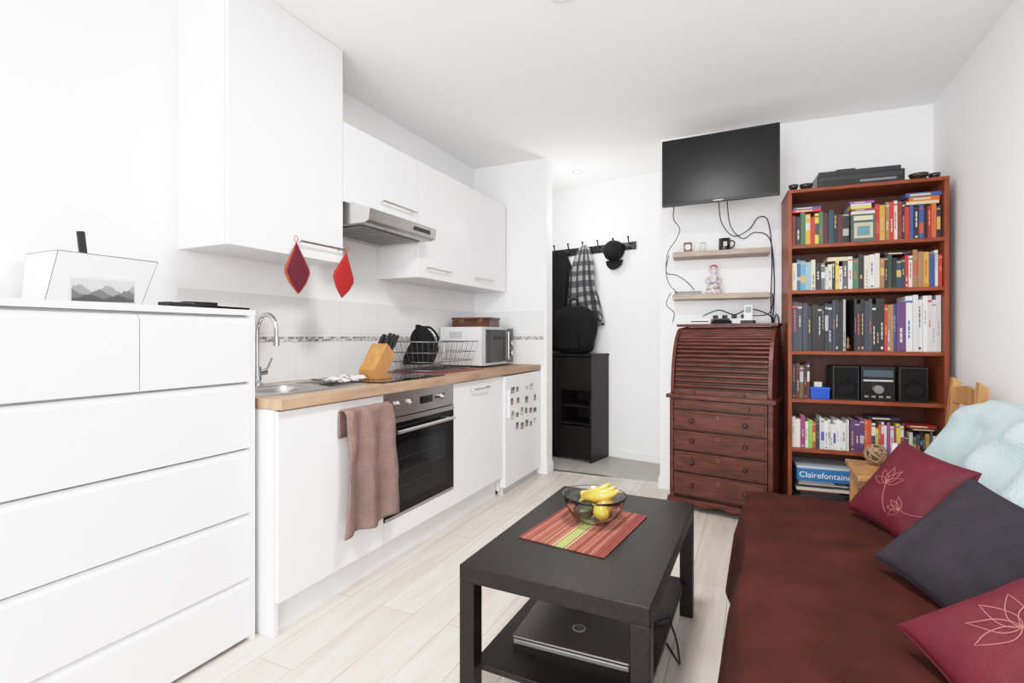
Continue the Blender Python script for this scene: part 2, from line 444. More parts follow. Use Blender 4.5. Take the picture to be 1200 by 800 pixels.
b = B('glass_hob'); b.box(-2.15,-1.67,2.03,2.60,.9005,.906,BLACKG)
for (x,y,r) in [(-2.03,2.17,.075),(-2.03,2.45,.09),(-1.80,2.17,.09),(-1.80,2.45,.075)]:
    b.tube([(x+r*math.cos(t),y+r*math.sin(t),.9062) for t in [2*math.pi*i/40 for i in range(40)]], .0008, VC, 4, (.3,.3,.3), closed=True)
b.done(bevel=.001)

# fridge
b = B('mini_fridge')
b.box(XL+.04, -1.64, 3.26, 3.90, .03, .85, WHITE2)
b.box(-1.636, -1.59, 3.26, 3.90, .06, .85, WHITE)
b.box(-1.66,-1.62,3.28,3.88,.0,.06,VC,(.6,.6,.6))
for y in (3.3,3.84): b.cyl((-2.1,y,0),(-2.1,y,.03),.015,BLACKP)
b.box(-1.59,-1.575,3.30,3.315,.55,.75,WHITE2)
random.seed(11)
for i in range(24):
    y = 3.36+(i%6)*.085+random.uniform(-.01,.01); z = [.44,.53,.63,.72][i//6]+random.uniform(-.012,.012)
    w = random.uniform(.03,.055); h = random.uniform(.03,.06)
    c = random.choice([(.15,.11,.08),(.08,.11,.16),(.35,.33,.3),(.22,.07,.06),(.10,.13,.08),(.04,.04,.04),(.3,.26,.18)])
    if random.random() < .8:
        b.box(-1.59,-1.587,y,y+w,z,z+h,VC,c); b.box(-1.587,-1.5865,y+.004,y+w-.004,z+.004,z+h*.5,VC,tuple(min(1,k*2+.1) for k in c))
b.done(bevel=.003)

b = B('knife_block')
WOODK = mat('beech_block',(.46,.22,.075),.4,amt=.2,nscale=3,stretch=(10,10,2))
b.prism([(.095,0),(-.075,0),(-.075,.014),(-.012,.022),(-.10,.125),(-.025,.19),(.095,.05)], -.05,.05,'x',WOODK)
d = Vector((0,-.655,.756)).normalized()
for i,(x,t,L) in enumerate([(-.032,.25,.12),(0,.25,.13),(.032,.25,.12),(-.032,.55,.10),(0,.55,.11),(.032,.55,.10),(-.02,.8,.08),(.02,.8,.08)]):
    p = Vector((x, -.10+.075*t, .125+.065*t))
    b.tube([p-d*.01, p+d*L*.5, p+d*L], .009, BLACKP, 8, radii=[.008,.011,.009])
b.done(loc=(-1.88,2.24,.9062), rz=rad(185), bevel=.002)

b = B('dish_rack')
WIRE = mat('rack_wire',(.25,.25,.26),.3,.9)
x0,x1,y0,y1 = -.15,.15,-.235,.235
def rect(z, e): return [(x0-e,y0-e,z),(x1+e,y0-e,z),(x1+e,y1+e,z),(x0-e,y1+e,z)]
for z,e,r in [(.006,0,.003),(.06,.012,.0022),(.12,.027,.0022),(.19,.045,.0035)]:
    p = rect(z,e); b.tube(p+[p[0]], r, WIRE, 6)
for i in range(17):
    y = y0+i*(y1-y0)/16; yt = y*(1+.045/.235)
    b.tube([(x0-.045,yt,.19),(x0,y,.006),(x1,y,.006),(x1+.045,yt,.19)], .0016, WIRE, 5)
for i in range(1,9):
    x = x0+i*(x1-x0)/9; xt = x*1.3
    b.tube([(xt,y0-.045,.19),(x,y0,.006)], .0016, WIRE, 5); b.tube([(xt,y1+.045,.19),(x,y1,.006)], .0016, WIRE, 5)
for i in range(9):
    y = -.17+i*.045; b.tube([(-.1,y,.006),(-.1,y,.11),(-.02,y,.006)], .0016, WIRE, 5)
b.done(loc=(-1.975,2.93,.909))
B('red_drying_mat').box(-2.17,-1.74,2.63,3.22,.9005,.9055,VC,(.22,.05,.035)).done()
b = B('black_cloth_bag')      # slumped cloth bag resting in the rack
def bag(u,v):
    a_ = 2*math.pi*u; h = v
    r = (.115*(1-h)**.55*(1-.15*math.cos(h*5))+.012)*(1+.22*nz(math.cos(a_)*1.8,math.sin(a_)*1.8,h*3)+.06*math.sin(a_*7+h*4))
    return (r*math.cos(a_)*.85-.01*h, r*math.sin(a_)+.05*math.sin(h*2.4)-.02, .05+.25*h+.03*nz(a_,h*3,7)*h*(1-h))
b.grid(bag, 56, 36, BLACKM)
b.tube([(.0,.03,.29),(.03,.07,.285),(.05,.12,.23),(.04,.13,.17)],.008,BLACKM,6,smooth_path=5)
b.tube([(.0,.03,.29),(-.02,-.02,.30),(.02,-.06,.26),(.05,-.08,.20)],.008,BLACKM,6,smooth_path=5)
b.done(loc=(-1.985,2.80,.905))
b = B('dinner_plate')
b.lathe([(.0,0),(.06,.0),(.095,.014),(.096,.017),(.058,.004),(.0,.004)], VCG, 36, col=(.55,.55,.54), M=Matrix.Rotation(rad(80),4,'X'))
b.done(loc=(-2.05,3.06,1.02))

b = B('microwave_oven')
b.box(-2.19,-1.825,3.34,3.84,.915,1.205,VC,(.72,.72,.73)); b.box(-1.825,-1.80,3.34,3.84,.915,1.205,VCG,(.45,.45,.46))
b.box(-1.80,-1.797,3.36,3.70,.935,1.185,BLACKG); b.box(-1.80,-1.797,3.715,3.83,.925,1.195,VCG,(.05,.05,.05))
b.cyl((-1.80,3.77,1.00),(-1.775,3.77,1.00),.02,STEEL); b.cyl((-1.80,3.77,1.08),(-1.775,3.77,1.08),.02,STEEL)
b.cyl((-1.775,3.70,.95),(-1.775,3.70,1.17),.006,STEEL); 
for z in (.96,1.16): b.cyl((-1.80,3.70,z),(-1.775,3.70,z),.005,STEEL)
for x in (-2.15,-1.86):
    for y in (3.38,3.80): b.cyl((x,y,.9005),(x,y,.915),.012,BLACKP)
for i in range(8): b.box(-2.10+i*.014,-2.094+i*.014,3.3385,3.34,1.12,1.17,VC,(.3,.3,.3))
b.done(bevel=.003)
b = B('wooden_box')
b.box(-.16,.16,-.10,.10,0,.055,MAHOG); b.box(-.165,.165,-.105,.105,.057,.075,MAHOG)
for x in (-.08,.08): b.box(x-.02,x+.02,-.107,-.10,.03,.065,BRASS)
b.done(loc=(-1.99,3.55,1.2055), rz=rad(4), bevel=.006)

# upper cabinets
UX = -1.90
def handle(b,y0,y1,z,x=UX):
    b.tube([(x-.001,y0+.02,z),(x+.028,y0+.02,z)],.004,STEEL); b.tube([(x-.001,y1-.02,z),(x+.028,y1-.02,z)],.004,STEEL)
    b.cyl((x+.03,y0,z),(x+.03,y1,z),.006,STEEL,n=10)
def wallcab(y0,y1,z0,z1,hy,split=None):
    b = B('wall_cabinet')
    b.box(XL+.0005, UX-.021, y0, y1, z0, z1, WHITE)
    b.box(UX-.019, UX, y0+.0015, y1-.0015, z0, z1, WHITE)
    for (a,c) in hy: handle(b,a,c,z0+.065)
    return b.done(bevel=.0015)
wallcab(1.366,2.0,1.508,2.598,[(1.70,1.985)])
wallcab(2.003,2.645,1.83,2.236,[(2.28,2.60)])
wallcab(2.65,3.276,1.508,2.236,[(2.72,3.0)])
wallcab(3.279,3.90,1.508,2.236,[(3.35,3.62)])

b = B('range_hood')
b.prism([(XL+.001,1.715),(-1.78,1.715),(-1.755,1.725),(-1.745,1.785),(-1.86,1.825),(XL+.001,1.825)][::-1], 2.025, 2.625, 'y', STEEL)
b.box(-2.14,-1.84,2.07,2.58,1.709,1.7149,DSTEEL)
for i in range(9): b.box(-2.13,-1.85,2.08+i*.055,2.084+i*.055,1.706,1.709,STEEL)
b.box(-1.752,-1.746,2.40,2.56,1.742,1.765,BLACKP)
b.done(bevel=.002)

def potholder(y, c1, c2, tilt):
    b = B('pot_holder')
    def hw(z):
        z = -z
        P = [(0.01,.002),(.06,.030),(.135,.074),(.19,.045),(.235,.002)]
        for (a,wa),(c,wc) in zip(P,P[1:]):
            if z <= c: return wa+(wc-wa)*(z-a)/(c-a)
        return .002
    for side in (1,-1):
        b.grid(lambda u,v: (side*.010*(max(0,(1-(2*u-1)**2))*max(0,math.sin(math.pi*v)))**.5, (2*u-1)*hw(-.01-.225*v), -.01-.225*v), 16, 28, CLOTH, c1,
               colfn=lambda u,v: c2 if (abs(2*u-1)>.9) else (c1 if (int(u*8)+int(v*14))%2 else tuple(k*.8 for k in c1)))
    b.tube([(0,hw(-.01-.225*t/10),-.01-.225*t/10) for t in range(11)]+[(0,-hw(-.01-.225*t/10),-.01-.225*t/10) for t in range(10,-1,-1)], .003, CLOTH, 6, c2)
    b.tube([(0,0,-.01),(.012,.0,.012),(0,0,.024),(-.012,0,.012),(0,0,-.01)], .0022, CLOTH, 6, c2, smooth_path=4)
    o = b.done(loc=(UX+.030,y,1.573-.006))
    o.rotation_euler = (tilt,0,0)
potholder(1.69,(.10,.003,.016),(.30,.05,.015),rad(3))
potholder(1.96,(.34,.006,.008),(.32,.02,.02),rad(-8))

b = B('hand_towel')
def towel(u,v):
    y = 1.66+.30*u
    if v < .1:
        t = v/.1; return (FX+.010, y, .70+.11*t)
    if v < .2:
        t = (v-.1)/.1*math.pi
        return (FX+.027-.017*math.cos(t), y, .81+.012*math.sin(t))
    t = (v-.2)/.8
    z = .81-.52*t-.02*nz(u*3,2)
    f = .016*math.sin(u*15+1.3*math.sin(t*2.5))*(.35+.65*t)+.01*nz(u*5,t*4)
    spread = 1+.25*t
    return (FX+.052+f+.012*t, 1.81+(y-1.81)*spread+.02*math.sin(t*3), z)
b.grid(towel, 46, 60, TOWELM)
b.done(solid=.008)

# ------------------------------------------------------------------ coffee table
ct_loc = (-.512, 1.777, 0)
b = B('coffee_table')
W, L = .283, .452
b.box(-W,W,-L,L,.40,.45,BBROWN)
for sx in (-1,1):
    for sy in (-1,1):
        x0 = sx*W-(.05 if sx>0 else 0); y0 = sy*L-(.05 if sy>0 else 0)
        b.box(x0,x0+.05,y0,y0+.05,0,.3995,BBROWN)
b.box(-W+.03,W-.03,-L+.03,L-.03,.13,.148,BBROWN)
b.done(loc=ct_loc, rz=rad(-1), bevel=.002)
b = B('laptop')
b.box(-.185,.185,-.12,.12,0,.016,VCG,(.14,.135,.13)); b.box(-.187,.187,-.122,.122,.017,.028,mat('laptop_lid',(.10,.085,.08),.3,.5))
b.cyl((0,0,.028),(0,0,.0285),.022,VCG,col=(.35,.35,.35)); b.cyl((0,0,.0285),(0,0,.0288),.018,VCG,col=(.08,.08,.08))
b.done(loc=(-.52,1.62,.1482), rz=rad(2), bevel=.004)
b = B('power_cable'); b.tube([(-.325,1.60,.153),(-.29,1.68,.153),(-.31,1.78,.153),(-.27,1.84,.16),(-.25,1.80,.153),(-.232,1.78,.12),(-.225,1.80,.04),(-.24,1.86,.005),(-.29,1.95,.005)],.004,BLACKP,6,smooth_path=6); b.done()
b = B('placemat')
cols = [(.24,.055,.042),(.30,.10,.065),(.18,.04,.032),(.35,.16,.11)]
random.seed(5)
for i in range(60):
    x = -.155+i*.31/60
    c = (.33,.38,.12) if 27 <= i <= 32 else ((.5,.46,.28) if i in (25,34) else random.choice(cols))
    b.cyl((x+.0026,-.215,.0026),(x+.0026,.215,.0026),.0027,CLOTH,n=6,col=c)
b.done(loc=(-.545,1.785,.4505), rz=rad(-7))
bowlc = (-.535,1.85,.456)
b = B('glass_bowl')
b.lathe([(.0,0),(.055,0),(.085,.02),(.108,.06),(.116,.092),(.119,.092),(.119,.096),(.113,.096),(.104,.062),(.081,.025),(.052,.006),(.0,.006)], GLASS, 48)
b.done(loc=bowlc)
def fruit(name, c, r, col, sc, rot=(0,0,0)):
    b = B(name); M = Matrix.Rotation(rot[2],4,'Z') @ Matrix.Rotation(rot[1],4,'Y')
    b.ball((0,0,0), r, VCG, col, M, sc); b.cyl((0,0,r*sc[2]*.93),(0,0,r*sc[2]+.006),.003,VC,col=(.12,.08,.03),M=M,n=6)
    return b.done(loc=(bowlc[0]+c[0],bowlc[1]+c[1],bowlc[2]+c[2]-0))
fruit('avocado', (-.025,-.035,.045), .034, (.02,.025,.012), (1,1,1.3), (0,1.3,.4))
fruit('mango', (.03,.03,.045), .035, (.46,.24,.04), (1,1,1.25), (0,1.4,1.5))
fruit('lemon', (.035,-.035,.045), .028, (.55,.38,.04), (1,1,1.2), (0,1.2,2.4))
fruit('pear', (-.04,.035,.045), .03, (.34,.30,.06), (1,1,1.2), (0,1.0,.9))
b = B('bananas')
for k in range(3):
    a = k*.22
    M = Matrix.Rotation(a,4,'Z') @ Matrix.Translation((0,k*.012,k*.006))
    b.tube([(-.07,0,.02),(-.06,.0,.016),(-.03,.012,.004),(.0,.018,.0),(.03,.012,.006),(.06,0,.022),(.072,-.004,.032)], .014, VCG, 10, (.56,.36,.06), M, 5, radii=[.005,.010,.0155,.017,.0155,.010,.004])
b.done(loc=(bowlc[0]+.02,bowlc[1]+.0,bowlc[2]+.078), rz=.6)

# ------------------------------------------------------------------ sofa bed
sy0, sy1 = .70, 2.58
b = B('sofa_bed')
b.box(.02,.98,sy0+.03,sy1-.03,.06,.25,BLACKM)
b.box(.0,.72,sy0,sy1,.25,.415,CREAM)
b.prism([(.62,.415),(.80,.80),(.85,.84),(.93,.83),(.99,.78),(.995,.26),(.72,.26),(.72,.415)], sy0, sy1, 'y', CREAM)
for x in (.08,.9):
    for y in (sy0+.1,sy1-.1): b.cyl((x,y,0),(x,y,.06),.03,BLACKP)
sofa = b.done(bevel=.02, seg=3)
b = B('brown_throw')
def throwf(u,v):
    a = .64-1.02*u; c = sy0-.02+(sy1-sy0+.33)*v
    ex = max(0,-a-.0); ey = max(0,c-sy1)
    r = .05
    drop = math.hypot(ex,ey)
    z = .428 - (math.sqrt(drop*drop+r*r)-r)
    z = max(z,.03)
    x = a if a > 0 else -(.022*min(1,ex/.04)+.14*ex+.018*math.sin(c*9+2*nz(c*2,1))*min(1,ex/.15))
    y = c if c < sy1 else sy1+.022*min(1,ey/.04)+.10*ey+.015*math.sin(a*12)*min(1,ey/.1)
    w = .012*nz(x*4,y*4,2)+.006*nz(x*13,y*9,5)
    if a > 0 and ey == 0: z += w+.008
    else: x -= abs(w)
    return (x,y,z)
b.grid(throwf, 90, 150, THROW)
b.done(solid=.006, parent=sofa)
b = B('pale_blue_blanket')
def blank(u,v):
    c = 1.15+1.47*v
    P = [(.585,.445),(.645,.56),(.70,.67),(.76,.775),(.80,.835),(.86,.872),(.93,.865),(1.0,.81)]
    f = u*(len(P)-1); i = min(int(f),len(P)-2); t = f-i
    x = P[i][0]*(1-t)+P[i+1][0]*t; z = P[i][1]*(1-t)+P[i+1][1]*t
    fold = .018*math.sin(c*17+u*4+2.5*nz(c*2,u*2,3))+.016*nz(c*6,u*6,9)+.006*nz(c*16,u*9,4)
    return (min(x-.02-fold-.012, 1.0), c+.012*nz(u*4,c,4), z+fold*.5+.012)
b.grid(blank, 70, 110, BLUEB)
b.done(solid=.008)

def cushion(name, w, T, loc, n, spin, mm, col=(1,1,1), flower=None):
    """square cushion; n = facing direction, spin = in-plane rotation, loc = centre"""
    n = Vector(n).normalized(); up = Vector((0,0,1)); xx = up.cross(n).normalized(); yy = n.cross(xx)
    R = Matrix((xx,yy,n)).transposed().to_4x4() @ Matrix.Rotation(spin,4,'Z')
    b = B(name)
    def srf(U,V,side):
        x = w*U*(.92+.08*V*V); y = w*V*(.92+.08*U*U)
        t = T*(max(0,1-U*U)*max(0,1-V*V))**.38
        t *= 1+.14*nz(U*2.5,V*2.5,side*3+w)
        t += .004*nz(U*6,V*6,side)*(1-U*U)*(1-V*V)
        return Vector((x,y,side*t+.0015*side))
    for side in (1,-1):
        b.grid(lambda u,v: srf(math.sin((u-.5)*math.pi),math.sin((v-.5)*math.pi),side), 40,40, mm, col, R)
    b.tube([srf(math.cos(t)/max(abs(math.cos(t)),abs(math.sin(t))),math.sin(t)/max(abs(math.cos(t)),abs(math.sin(t))),0) for t in [2*math.pi*i/80 for i in range(80)]], .004, mm, 6, col, R, closed=True)
    if flower:
        fc = (.30,.12,.115)
        for (ox,oy,sc,nn,a0) in flower:
            for k in range(nn):
                a = a0+k*.62
                pts = []
                for i in range(19):
                    t = i/18; s_ = t*2 if t < .5 else 2-2*t
                    q = (1 if t < .5 else -1)*.22*math.sin(math.pi*s_**.8)*(1-.3*s_)
                    U = ox+sc*(s_*math.cos(a)-q*math.sin(a)); V = oy+sc*(s_*math.sin(a)+q*math.cos(a))
                    U = max(-.97,min(.97,U)); V = max(-.97,min(.97,V))
                    pts.append(srf(U,V,1)+Vector((0,0,.0004)))
                b.tube(pts,.0010,CLOTH,5,fc,R)
            a = a0+nn*.31+math.pi-.3
            st = [srf(max(-.97,min(.97,ox+sc*.28*i*math.cos(a+i*.06))),max(-.97,min(.97,oy+sc*.28*i*math.sin(a+i*.06))),1)+Vector((0,0,.0004)) for i in range(7)]
            b.tube(st,.0012,CLOTH,5,fc,R,smooth_path=3)
    return b.done(loc=loc)
BURG = mat('burgundy_satin',(.090,.006,.014),.6,amt=.15,nscale=8,bump=.15,bscale=200,spec=.3)
cushion('burgundy_cushion', .165,.055,(.50,2.26,.58),(-.75,-.45,.65),rad(-8),BURG,flower=[(-.25,-.1,.45,5,.6),(.45,-.5,.3,4,2.2)])
cushion('charcoal_cushion', .178,.06,(.530,1.73,.57),(-.6,-.45,.75),rad(-14),GREYCU)
cushion('burgundy_cushion', .190,.06,(.510,1.255,.545),(-.45,-.35,.85),rad(66),BURG,flower=[(-.1,.25,.5,5,.6),(.45,-.4,.35,4,3.0)])

# ------------------------------------------------------------------ pine chair
b = B('wooden_chair')
cx0,cx1,cy0,cy1 = .46,.95,2.97,3.37
b.box(cx0,cx1-.03,cy0,cy1,.43,.455,PINE)
for y in (cy0+.01,cy1-.05):
    b.box(cx0+.02,cx0+.06,y,y+.04,0,.43,PINE)
    b.prism([(cx1-.06,0),(cx1-.02,0),(cx1-.03,.45),(cx1+.005,.90),(cx1-.03,.93),(cx1-.07,.45)], y, y+.04,'y',PINE)
    b.box(cx0+.06,cx1-.06,y+.01,y+.03,.20,.225,PINE)
b.box(cx0+.025,cx0+.05,cy0+.05,cy1-.05,.36,.43,PINE); b.box(cx1-.06,cx1-.035,cy0+.05,cy1-.05,.36,.43,PINE)
for z0,z1,h in [(.80,.875,.0),(.66,.71,0),(.55,.59,0)]:
    n = 10; vs = []
    xo = cx1-.062+(z0-.45)*.08
    for i in range(n+1):
        t = i/n; bow = .02*math.sin(math.pi*t); y = cy0+.045+(cy1-cy0-.09)*t
        top = z1+.02*math.sin(math.pi*t)*(1 if z0>.75 else 0)
        vs += [(xo+bow,y,z0),(xo+bow+.018,y,z0),(xo+bow+.018,y,top),(xo+bow,y,top)]
    fs = []
    for i in range(n):
        for k in range(4): fs.append((i*4+k,i*4+(k+1)%4,(i+1)*4+(k+1)%4,(i+1)*4+k))
    fs += [(0,1,2,3),(n*4+3,n*4+2,n*4+1,n*4)]
    b.add(vs,fs,PINE)
b.done(bevel=.004)

# ------------------------------------------------------------------ bookcase
BL = (.190,3.545,0); BR = ang*.95
b = B('bookcase')
th = .022; BW = .795; BD = .30; BH = 2.006
b.box(0,th,0,BD,0,BH,CHERRYV); b.box(BW-th,BW,0,BD,0,BH,CHERRYV)
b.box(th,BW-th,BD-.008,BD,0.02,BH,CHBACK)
b.box(-.001,BW+.001,-.003,BD,BH,BH+.02,CHERRY)
SZ = [.075,.456,.757,1.047,1.415,1.69]
for z in SZ: b.box(th,BW-th,.004,BD-.008,z-.022,z,CHERRY)
b.box(th,BW-th,.02,.035,0,.053,CHERRY)
b.done(loc=BL, rz=BR, bevel=.0015)

PAL = {'dark':[(.015,.015,.02),(.02,.03,.07),(.08,.015,.015),(.015,.05,.08),(.06,.06,.06),(.01,.01,.01),(.14,.07,.02),(.03,.06,.04)],
 'mix':[(.015,.015,.02),(.03,.07,.20),(.42,.03,.02),(.6,.55,.45),(.62,.60,.55),(.55,.28,.04),(.05,.14,.08),(.20,.03,.03),(.65,.63,.6),(.08,.08,.09),(.28,.16,.08),(.02,.02,.02),(.6,.45,.06)],
 'red':[(.45,.03,.02),(.28,.02,.02),(.02,.02,.05),(.55,.45,.3),(.55,.12,.02),(.10,.04,.14),(.015,.015,.015),(.5,.03,.04),(.04,.08,.25)],
 'light':[(.65,.65,.62),(.60,.50,.06),(.55,.55,.57),(.65,.6,.5),(.25,.04,.14),(.24,.08,.26),(.04,.04,.05),(.45,.07,.05),(.18,.42,.06)],
 'white':[(.65,.65,.63),(.55,.55,.57),(.70,.68,.62),(.5,.5,.49)],
 'blue':[(.10,.27,.42),(.45,.45,.45),(.04,.10,.22),(.6,.55,.4),(.02,.02,.02),(.12,.12,.14),(.22,.35,.42)],
 'binder':[(.012,.012,.014),(.02,.02,.025),(.03,.04,.07),(.012,.012,.014),(.34,.34,.35),(.05,.05,.055)]}
def book(b,x,w,h,d,z,col,y0=.03,lean=0.,title=True):
    M = Matrix.Translation((x,y0,z)) @ Matrix.Rotation(lean,4,'Y') if lean else Matrix.Translation((x,y0,z))
    t = .0018
    b.box(0,t,0,d,0,h,VC,col,M); b.box(w-t,w,0,d,0,h,VC,col,M); b.box(t,w-t,0,.003,0,h,VC,col,M)
    b.box(t,w-t,.003,d-.003,.003,h-.003,VC,(.6,.55,.45),M)
    lum = sum(col)/3
    tc = random.choice([(.5,.47,.4),(.5,.32,.08),(.35,.35,.36),(.45,.08,.05),(.6,.6,.55)]) if lum < .3 else random.choice([(.05,.05,.06),(.45,.04,.03),(.05,.1,.35),(.3,.3,.3)])
    k = random.random()
    if title and w > .009 and k < .75:
        a = random.uniform(.15,.5)*h; c = a+random.uniform(.10,.42)*h
        if k < .15: b.box(.0006,w-.0006,-.0005,0,a,min(c,h*.8),VC,tc,M)
        else:
            zz = a; 
            while zz < min(c,h*.9):
                L_ = random.uniform(.008,.03); b.box(w*.36,w*.62,-.0005,0,zz,min(zz+L_,h*.95),VC,tc,M); zz += L_+.005
        if k < .3: b.box(.0005,w-.0005,-.0006,0,h*.88,h*.92,VC,tc,M)
        if k > .6: b.box(w*.25,w*.75,-.0005,0,h*.04,h*.09,VC,tc,M)
def brow(name, z, segs, zmax):
    b = B(name)
    for xs,xe,pal,h0,h1,w0,w1,stack in segs:
        x = xs; hm = 0
        while x < xe-.006:
            w = min(random.uniform(w0,w1), xe-x); h = random.uniform(h0,h1)
            book(b,x,w,h,random.uniform(.13,.19),z,random.choice(PAL[pal]),y0=random.uniform(.022,.04)); x += w+.0006; hm = max(hm,h)
        zz = z+hm+.001
        for q in range(stack):
            tH = random.uniform(.014,.024); Lx = random.uniform(.13,min(.2,x-xs)); c = random.choice(PAL['red'])
            if zz+tH > z+zmax-.01: break
            xo = xs+random.uniform(0,.02)
            b.box(xo,xo+Lx,.03,.16,zz,zz+tH,VC,c); b.box(xo+.02,xo+Lx*.7,.0295,.03,zz+tH*.3,zz+tH*.7,VC,(.6,.5,.3)); zz += tH+.0006
    return b.done(loc=BL, rz=BR)
def lying(b,x0,x1,z,n,pal,t0=.015,t1=.03):
    for q in range(n):
        tH = random.uniform(t0,t1); e_ = random.uniform(0,.015)
        b.box(x0+e_,x1-random.uniform(0,.02),.03,.18,z,z+tH,VC,random.choice(PAL[pal])); b.box(x0+e_+.02,x0+(x1-x0)*.6,.0293,.03,z+tH*.3,z+tH*.65,VC,(.5,.45,.35)); z += tH+.0006
random.seed(21)
e = .0006
brow('row_of_books', SZ[5]+e,[(.026,.19,'mix',.15,.20,.018,.032,2),(.19,.33,'dark',.16,.21,.02,.035,0),(.455,.60,'mix',.19,.23,.014,.026,0),(.60,.77,'red',.17,.2,.014,.026,3)],.31)
brow('row_of_books', SZ[4]+e,[(.026,.20,'blue',.16,.19,.018,.032,0),(.20,.32,'mix',.13,.17,.014,.022,1),(.32,.50,'mix',.17,.21,.018,.035,0),(.50,.60,'dark',.14,.19,.015,.028,1),(.60,.77,'mix',.18,.215,.015,.03,0)],.24)
brow('row_of_books', SZ[3]+e,[(.026,.20,'binder',.27,.30,.02,.034,0),(.20,.31,'binder',.28,.31,.016,.024,0),(.35,.50,'binder',.27,.31,.012,.022,0),(.50,.56,'mix',.27,.29,.012,.02,0),(.56,.605,'red',.28,.29,.04,.045,0),(.605,.77,'white',.27,.33,.016,.034,0)],.34)
brow('row_of_books', SZ[2]+e,[(.026,.12,'dark',.20,.22,.014,.024,0)],.26)
brow('row_of_books', SZ[1]+e,[(.026,.18,'light',.16,.20,.014,.026,0),(.18,.33,'white',.15,.19,.010,.02,0),(.33,.42,'red',.17,.21,.018,.03,0),(.42,.60,'light',.14,.19,.01,.02,1),(.60,.77,'mix',.10,.14,.012,.02,2)],.27)
b = B('face_out_book'); b.box(.337,.450,.010,.024,SZ[5]+e,SZ[5]+.16,VC,(.05,.10,.10)); b.box(.347,.440,.0092,.010,SZ[5]+.02,SZ[5]+.11,VC,(.45,.38,.25)); b.box(.345,.44,.0092,.010,SZ[5]+.125,SZ[5]+.15,VC,(.55,.5,.35)); b.box(.362,.425,.0088,.0092,SZ[5]+.035,SZ[5]+.09,VC,(.10,.22,.26))
b.box(.34,.448,.05,.17,SZ[5]+e,SZ[5]+.165,VC,(.3,.25,.2))
lying(b,.325,.455,SZ[5]+.1655,5,'light',.010,.018)
b.done(loc=BL,rz=BR)
b = B('trinket'); b.lathe([(.0,0),(.018,0),(.02,.03),(.008,.05),(.015,.07),(.0,.09)],BRASS,18,(.328,.07,SZ[3]+e)); b.done(loc=BL,rz=BR)
b = B('mini_hifi_system'); z = SZ[2]+e
b.box(.385,.55,.02,.22,z,z+.20,VCG,(.012,.012,.014)); b.box(.395,.54,.017,.02,z+.14,z+.18,VCG,(.06,.09,.11)); b.box(.395,.54,.0172,.02,z+.115,z+.125,VCG,(.5,.5,.5))
b.cyl((.467,.02,z+.07),(.467,.0,z+.07),.024,STEEL)
for i in range(4): b.box(.40+i*.036,.42+i*.036,.015,.02,z+.02,z+.032,STEEL)
b.done(loc=BL,rz=BR,bevel=.002)
for xx in (.24,.57):
    b = B('loudspeaker'); b.box(xx,xx+.135,.02,.2,z,z+.20,VC,(.02,.014,.012)); b.box(xx+.006,xx+.129,.016,.02,z+.006,z+.194,BLACKM)
    b.lathe([(.0,-.002),(.02,0),(.045,.008),(.05,.008)],BLACKM,28,M=Matrix.Translation((xx+.0675,.015,z+.075)) @ Matrix.Rotation(rad(90),4,'X'))
    b.lathe([(.0,.004),(.02,.006)],BLACKM,20,M=Matrix.Translation((xx+.0675,.015,z+.155)) @ Matrix.Rotation(rad(90),4,'X'))
    b.done(loc=BL,rz=BR,bevel=.002)
b = B('blue_plastic_box'); b.box(.125,.225,.02,.15,z,z+.06,VCG,(.02,.08,.45)); b.box(.122,.228,.016,.154,z+.06,z+.07,VCG,(.03,.12,.6)); b.box(.15,.19,.05,.10,z+.071,z+.10,VC,(.5,.5,.5)); b.done(loc=BL,rz=BR,bevel=.002)
z = SZ[0]+e
b = B('paper_stack')
random.seed(9)
zz = z
for i in range(14):
    tH = random.uniform(.008,.018); c = random.choice([(.6,.6,.6),(.5,.5,.52),(.04,.04,.05),(.3,.1,.08),(.6,.57,.48),(.03,.03,.03)])
    b.box(.05+random.uniform(0,.02),.38+random.uniform(-.14,.01),.02+random.uniform(0,.02),.25,zz,zz+tH,VC,c); zz += tH+.0004
b.done(loc=BL,rz=BR)
zb = zz
b = B('blue_stationery_box'); b.box(.05,.40,.0,.24,zb+.001,zb+.075,VC,(.02,.15,.38)); b.box(.048,.402,-.002,.242,zb+.076,zb+.09,VC,(.45,.5,.55))
ob = b.done(loc=BL,rz=BR,bevel=.001)
tx = bpy.data.curves.new('box_lettering','FONT'); tx.body = 'Clairefontaine'; tx.size = .048; tx.extrude = .0003
to = bpy.data.objects.new('lettering',tx); S.collection.objects.link(to); tx.materials.append(PAPERW)
to.rotation_euler = (rad(90),0,0); to.parent = ob; to.location = (-.165,-.1230,.022)
b = B('row_of_books'); 
x = .42
random.seed(4)
while x < .755:
    w = min(random.uniform(.015,.03),.77-x); book(b,x,w,random.uniform(.2,.28),.17,z,random.choice(PAL['light']+PAL['dark'])); x += w+.0006
b.done(loc=BL,rz=BR)

